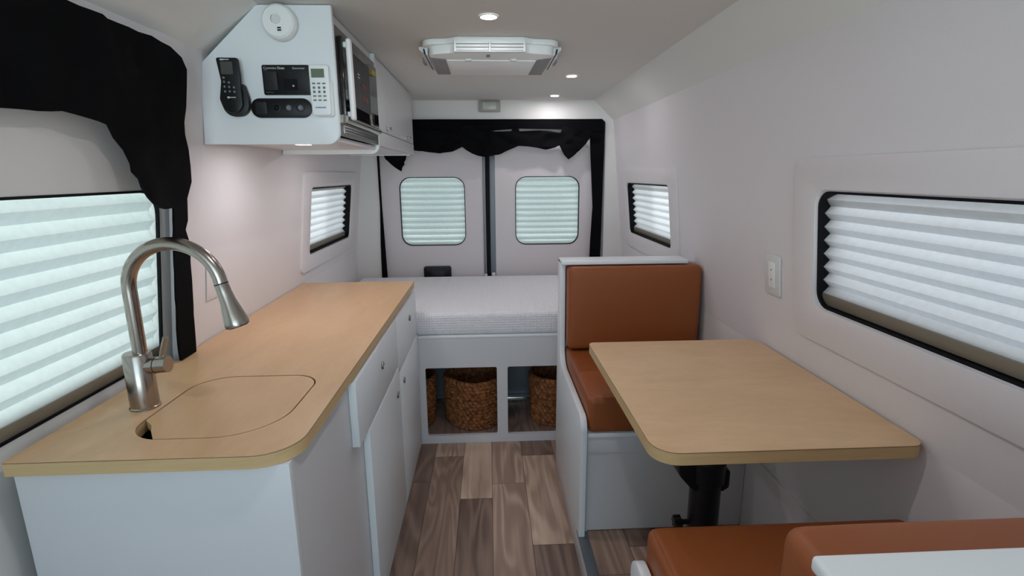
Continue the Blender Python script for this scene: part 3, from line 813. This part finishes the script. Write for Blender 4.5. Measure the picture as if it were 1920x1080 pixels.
# ------------------------------------------------------------------ dinette benches (front one mirrors the rear one)
def cushion(x0, x1, y0, y1, z0, z1, r, top_bow=0, seg=5):
    t = bmesh.new(); bmesh.ops.create_cube(t, size=1)
    for v in t.verts: v.co = Vector((x0 + (v.co.x + .5) * (x1 - x0), y0 + (v.co.y + .5) * (y1 - y0), z0 + (v.co.z + .5) * (z1 - z0)))
    bmesh.ops.bevel(t, geom=t.edges[:], offset=r, segments=seg, profile=.55, affect='EDGES', clamp_overlap=True)
    for k in range(3): bmesh.ops.subdivide_edges(t, edges=[e for e in t.edges if e.calc_length() > .08], cuts=1, use_grid_fill=True)
    for v in t.verts:
        u = (v.co.x - x0) / (x1 - x0); w = (v.co.y - y0) / (y1 - y0); s = (v.co.z - z0) / (z1 - z0)
        b = lambda q: 4 * q * (1 - q)
        if s > .6: v.co.z += top_bow * b(u) * b(w)
        v.co += Vector((0, 0, .0015 * noise.noise(v.co * 9)))
    return MB().absorb(t)
def loop_tube(pts, r): return MB().tube(pts + [pts[0], pts[1]], r, 8, False)

def bench(my, lab_b, lab_s, lab_k, rear, db=0, dc=0):
    """my maps the rear bench's y to this bench"""
    ys = lambda a, b: (min(my(a), my(b)), max(my(a), my(b)))
    th = thing('dinette_bench', lab_b, 'bench', (.63, my(2.0), PZ + .0035))
    Z0 = PZ + .004
    prof = rpoly([(my(1.655), Z0), (my(1.655), .577, .05), (my(2.215 + dc), .578, .09), (my(2.235 + dc), 1.046, .004), (my(2.30 + dc), 1.046, .004), (my(2.318 + dc), Z0)], 8)
    mb = MB().prism(prof, 'X', .314, .337, bevel=.002); build('side_panel', mb, M_cabedge, th)
    mb = MB().box(.338, .940, *ys(2.268 + dc, 2.292 + dc), Z0, 1.030); build('back_panel', mb, M_cab, th)
    mb = MB().box(.314, .872 if rear else .92, *ys(2.190 + dc, 2.305 + dc), 1.032, 1.050, .005, 3); build('back_cap', mb, M_cabedge, th)
    mb = MB().box(.338, .94, *ys(1.672, 2.267), .496, .512, .002); build('seat_board', mb, M_cabedge, th)
    mb = MB().box(.338, .94, *ys(1.684, 1.70), .428, .495, .001); build('front_rail', mb, M_cab, th)
    mb = MB().box(.338, .94, *ys(1.692, 1.706), Z0, .427); mb.box(.338, .350, *ys(1.684, 1.692), Z0, .428); build('front_panel', mb, M_cab, th)
    s = thing('seat_cushion', lab_s, 'cushion', (.63, my(1.93), .5125))
    a, b = ys(1.664, 2.262)
    mb = cushion(.341, .938, a, b, .515, .650, .024, .006); build('cover', mb, M_leather, s)
    i = .020; zt = .646
    loop = [(.341 + i, a + i), (.938 - i, a + i), (.938 - i, b - i), (.341 + i, b - i)]
    P = [(x, y, zt) for x, y in rrect(.341 + i * .55, .938 - i * .5, a + i * .55, b - i * .55, .015, 4)]
    build('piping', loop_tube(P, .0022), M_piping, s)
    k = thing('back_cushion', lab_k, 'cushion', (.63, my(2.2), .655))
    a, b = ys(2.150 + db, 2.264 + db)
    mb = cushion(.341, .925, a, b, .659, 1.028 - (0 if rear else .012), .024, 0)
    f = my(2.150 + db); sgn = 1 if f < my(2.264 + db) else -1
    for v in mb.bm.verts:
        u = (v.co.x - .341) / .584; w = (v.co.z - .657) / .371
        if (v.co.y - (a + b) / 2) * sgn < 0: v.co.y -= sgn * .005 * 16 * u * (1 - u) * w * (1 - w) if 0 < u < 1 and 0 < w < 1 else 0
    build('cover', mb, M_leather, k)
    zt = 1.028 - (0 if rear else .012)
    P = [(x, f + sgn * .0062, z) for x, z in rrect(.341 + .008, .925 - .008, .659 + .008, zt - .008, .015, 4)]
    build('piping', loop_tube(P, .0014), M_piping, k)
bench(lambda y: y, 'white dinette bench in front of the bed with curved side panel', 'tan leatherette seat cushion on the bench by the bed', 'tan leatherette back cushion standing upright on the bench by the bed', True)
bench(lambda y: 2.664 - y, 'white dinette bench nearest the camera, mostly out of frame', 'tan leatherette seat cushion on the near bench below the table', 'tan leatherette back cushion on the near bench at the bottom corner', False, -.012, .045)

# ------------------------------------------------------------------ table
TZ = .842
th = thing('dinette_table', 'maple dinette table on a black pedestal against the right wall', 'table', (.63, 1.35, PZ))
board(th, rpoly([(.345, .972, .058), (.940, .972, .03), (.940, 1.708, .05), (.342, 1.708, .022)], 8), TZ, .030, M_maple_t)
px, py = .635, 1.352
mb = MB().lathe([(0, 0), (.085, 0), (.085, .008), (.06, .016), (.05, .03), (.0445, .035), (.0445, .50)], (px, py, PZ + .001), 'Z', 32)
build('pedestal', mb, M_black, th)
mb = MB().tube([(px, py, .585), (px, py, .811)], .038, 28); build('inner_post', mb, M_black, th)
mb = MB().lathe([(.0445, -.02), (.052, -.015), (.054, .05), (.047, .06), (.039, .062)], (px, py, .545), 'Z', 32)
mb.prism(rpoly([(px - .094, .625), (px - .094, .560, .035), (px - .046, .505, .02), (px - .02, .505), (px - .02, .625)]), 'Y', py - .03, py + .03, bevel=.006)
mb.prism(rpoly([(px + .03, .575), (px + .062, .570, .012), (px + .062, .512, .012), (px + .044, .500), (px + .03, .500)]), 'Y', py - .025, py + .025, bevel=.005)
build('collar', mb, M_black, th)
mb = MB().box(px - .15, px + .15, py - .1, py + .1, .805, .8115, .002); build('mounting_plate', mb, M_black, th)
mb = MB().tube([(px - .040, py, .385), (px - .066, py, .385)], .008, 12)
kn = [(.018 + .003 * math.cos(6 * a), a) for a in [2 * PI * k / 36 for k in range(36)]]
mb.prism([(py + r * math.cos(a), .385 + r * math.sin(a)) for r, a in kn], 'X', px - .090, px - .066, bevel=.003)
build('knob', mb, M_black, th)

# ------------------------------------------------------------------ ceiling: air conditioner, lights
th = thing('air_conditioner', 'white ceiling air conditioner with front vent', 'air conditioner', (.02, 2.2, 1.845))
mb = MB().prism(rpoly([(-.232, 2.012, .05), (-.14, 2.000, .04), (-.105, 1.975, .03), (.135, 1.975, .03), (.17, 2.000, .04), (.268, 2.012, .05), (.272, 2.30, .03), (.25, 2.50, .04), (-.215, 2.50, .04), (-.236, 2.30, .03)], 6), 'Z', 1.876, HC - .0006, bevel=.004)
build('flange', mb, M_plastic, th)
mb = MB().prism(rpoly([(-.209, 2.030, .04), (-.12, 2.000, .05), (-.10, 1.988, .02), (.132, 1.988, .02), (.15, 2.000, .05), (.252, 2.030, .04), (.247, 2.418, .01), (-.214, 2.408, .01)], 6), 'Z', 1.846, 1.877, bevel=.003)
build('body', mb, M_plastic, th)
mb = MB().box(-.108, .138, 1.978, 1.990, 1.8485, 1.8835, .001); v = build('vent', mb, M_grey, th)
mb = MB()
for a, b in ((-.106, .012), (.018, .136)):
    for k in range(3): mb.box(a, b, 1.9735, 1.9795, 1.8505 + k * .0112, 1.8595 + k * .0112, .002)
mb.box(-.112, -.105, 1.973, 1.99, 1.847, 1.8855, .001); mb.box(.135, .142, 1.973, 1.99, 1.847, 1.8855, .001); mb.box(.0125, .0175, 1.973, 1.98, 1.849, 1.884)
mb.box(-.112, .142, 1.973, 1.99, 1.8455, 1.849, .001); mb.box(-.112, .142, 1.973, 1.99, 1.883, 1.8865, .001)
build('louvre', mb, M_plastic, v)
mb = MB().prism([(-.148, 2.11), (.192, 2.12), (.182, 2.404), (-.150, 2.396)], 'Z', 1.8425, 1.847, bevel=.001); build('filter_cover', mb, M_filter, th)
for pl in ([(-.206, 2.075), (-.152, 2.10), (-.153, 2.396), (-.210, 2.394)], [(.248, 2.075), (.196, 2.11), (.186, 2.404), (.243, 2.406)]):
    mb = MB().prism(pl, 'Z', 1.8435, 1.847, bevel=.001); build('intake_grille', mb, M_grey, th)
for x in (-.066, .106):
    mb = MB().prism(rrect(x - .013, x + .013, 2.092, 2.118, .006), 'Z', 1.840, 1.847, bevel=.002); build('latch', mb, M_plastic, th)
mb = MB().box(.002, .016, 2.02, 2.065, 1.8452, 1.8465); build('badge', mb, M_dome, th)
for sgn, xa, xb in ((-1, -.214, -.246), (1, .252, .282)):
    mb = MB().prism([(xa, 1.850), (xa, 1.880), (xb, 1.880), (xb, 1.870)], 'Y', 2.06, 2.36, bevel=.001); s = build('side_vent', mb, M_plastic2, th)
    mb = MB()
    xm = xa + sgn * .010
    mb.prism([(xm - .003, 1.855), (xm + .003, 1.855), (xm + .003 + sgn * .004, 1.872), (xm - .003 + sgn * .004, 1.872)], 'Y', 2.055, 2.35); build('vent_slot', mb, M_black, s)
    mb = MB().box(min(xb, xb + sgn * .012), max(xb, xb + sgn * .012), 2.28, 2.34, 1.868, HC - .002, .002); build('side_clip', mb, M_grey, s)

def lamp_data(name, e, size, col):
    l = bpy.data.lights.new(name, 'AREA'); l.shape = 'DISK'; l.energy = e; l.color = col; l.size = size
    return l
E_CEIL, E_FRONT, E_UND, LAMP_COL = 1.3, 2.1, 1.15, (.97, .94, 1.0)
def puck(x, y, z, r, label, e, group, col=LAMP_COL):
    th = thing('downlight', label, 'downlight', (x, y, z - .005), group)
    build('trim_ring', MB().lathe([(r + .004, 0), (r + .003, -.003), (r - .0005, -.0035), (r - .001, -.0005)], (x, y, z), 'Z', 32), M_plastic, th)
    build('lens', MB().lathe([(r - .0008, -.0012), (r * .7, -.0022), (0, -.0026)], (x, y, z), 'Z', 32), M_lamp, th)
    l = bpy.data.objects.new('lamp_light', lamp_data('lamp_light', e, r * 1.8, col)); COL.objects.link(l); l.parent = th
    l.location = (0, 0, .001)
puck(.011, 1.738, HC - .0005, .026, 'round lit downlight in the ceiling ahead of the air conditioner', E_CEIL, 'ceiling downlights')
puck(.427, 2.725, HC - .0005, .026, 'round lit ceiling downlight right of the air conditioner', E_CEIL, 'ceiling downlights')
puck(.426, 3.386, HC - .0005, .026, 'smallest lit ceiling downlight, near the rear header', E_CEIL, 'ceiling downlights')
puck(-.600, 1.775, 1.5215, .026, 'lit downlight under the overhead cabinet near its end panel', E_UND, 'under cabinet downlights')
puck(-.520, 2.37, 1.5395, .024, 'lit downlight under the far part of the overhead cabinet', E_UND * .78, 'under cabinet downlights')

puck(.011, .80, HC - .0005, .026, 'unseen ceiling downlight added above the near end of the table for brightness', E_FRONT, 'ceiling downlights')  # unseen lamp added to brighten the near part of the van
th = thing('dome_light', 'grey rectangular dome light on the white rear header', 'dome light', (.019, 3.59, 1.822))
mb = MB().prism(rrect(-.053, .091, 1.822, 1.892, .008), 'Y', 3.576, YB - .0005, bevel=.005); build('housing', mb, M_dome, th)
mb = MB().prism(rrect(-.028, .066, 1.834, 1.882, .006), 'Y', 3.570, 3.577, bevel=.003); build('lens', mb, M_domelens, th)

# wall plates
def plate(fn, y0, y1, z0, z1, label, sock):
    th = thing('wall_outlet' if sock else 'wall_plate', label, 'outlet' if sock else 'wall plate', fn(Vector((0, (y0 + y1) / 2, z0))))
    mb = MB().prism(rrect(y0, y1, z0, z1, .006), 'X', -.007 if sock else -.004, -.0008, bevel=.002).map(fn); build('cover_plate', mb, M_plastic2 if sock else M_wall, th)
    if sock:
        ym = (y0 + y1) / 2; zm = (z0 + z1) / 2
        mb = MB().prism(rrect(ym - .019, ym + .019, zm - .042, zm + .042, .004), 'X', -.009, -.007, bevel=.001).map(fn); s = build('receptacle', mb, M_plastic, th)
        for dz in (-.016, .016): build('screw', MB().prism(circle(ym, zm + dz, .003, 10), 'X', -.0096, -.0088).map(fn), M_grey, s)
plate(lean_r, 1.555, 1.645, 1.030, 1.162, 'white double outlet plate on the right wall beside the window', True)
plate(lean_l, 1.64, 1.715, 1.030, 1.145, 'white blank wall plate behind the faucet head', False)

# ------------------------------------------------------------------ world and daylight
w = bpy.data.worlds.new('daylight'); scene.world = w; w.use_nodes = True
nt = w.node_tree; nt.nodes.clear(); N = nt.nodes.new
tc = N('ShaderNodeTexCoord'); sx = N('ShaderNodeSeparateXYZ'); cr = N('ShaderNodeValToRGB'); bg = N('ShaderNodeBackground'); o = N('ShaderNodeOutputWorld')
mr = N('ShaderNodeMapRange'); mr.inputs[1].default_value = -1; mr.inputs[2].default_value = 1
nt.links.new(tc.outputs['Generated'], sx.inputs[0]); nt.links.new(sx.outputs['Z'], mr.inputs[0]); nt.links.new(mr.outputs[0], cr.inputs[0])
cr.color_ramp.elements[0].position = .485; cr.color_ramp.elements[0].color = (.97, 1, .99, 1)
cr.color_ramp.elements[1].position = .51; cr.color_ramp.elements[1].color = (.30, .36, .41, 1)
nt.links.new(cr.outputs[0], bg.inputs[0]); bg.inputs[1].default_value = 10.0; nt.links.new(bg.outputs[0], o.inputs[0])
def portal(loc, rot, sx_, sy_):
    l = bpy.data.lights.new('daylight_portal', 'AREA'); l.shape = 'RECTANGLE'; l.size = sx_; l.size_y = sy_; l.cycles.is_portal = True
    ob = bpy.data.objects.new('daylight_portal', l); COL.objects.link(ob); ob.location = loc; ob.rotation_euler = rot
struct('window_7', MB().box(-.90, .90, YF - .03, YF - .024, .66, 1.84), M_screen)
portal((0, YF - .06, 1.25), (PI / 2, 0, 0), 1.72, 1.1)

scene.view_settings.view_transform = 'Standard'; scene.view_settings.look = 'None'
scene.view_settings.gamma = 1; scene.view_settings.use_curve_mapping = False
scene.view_settings.exposure = 0.0
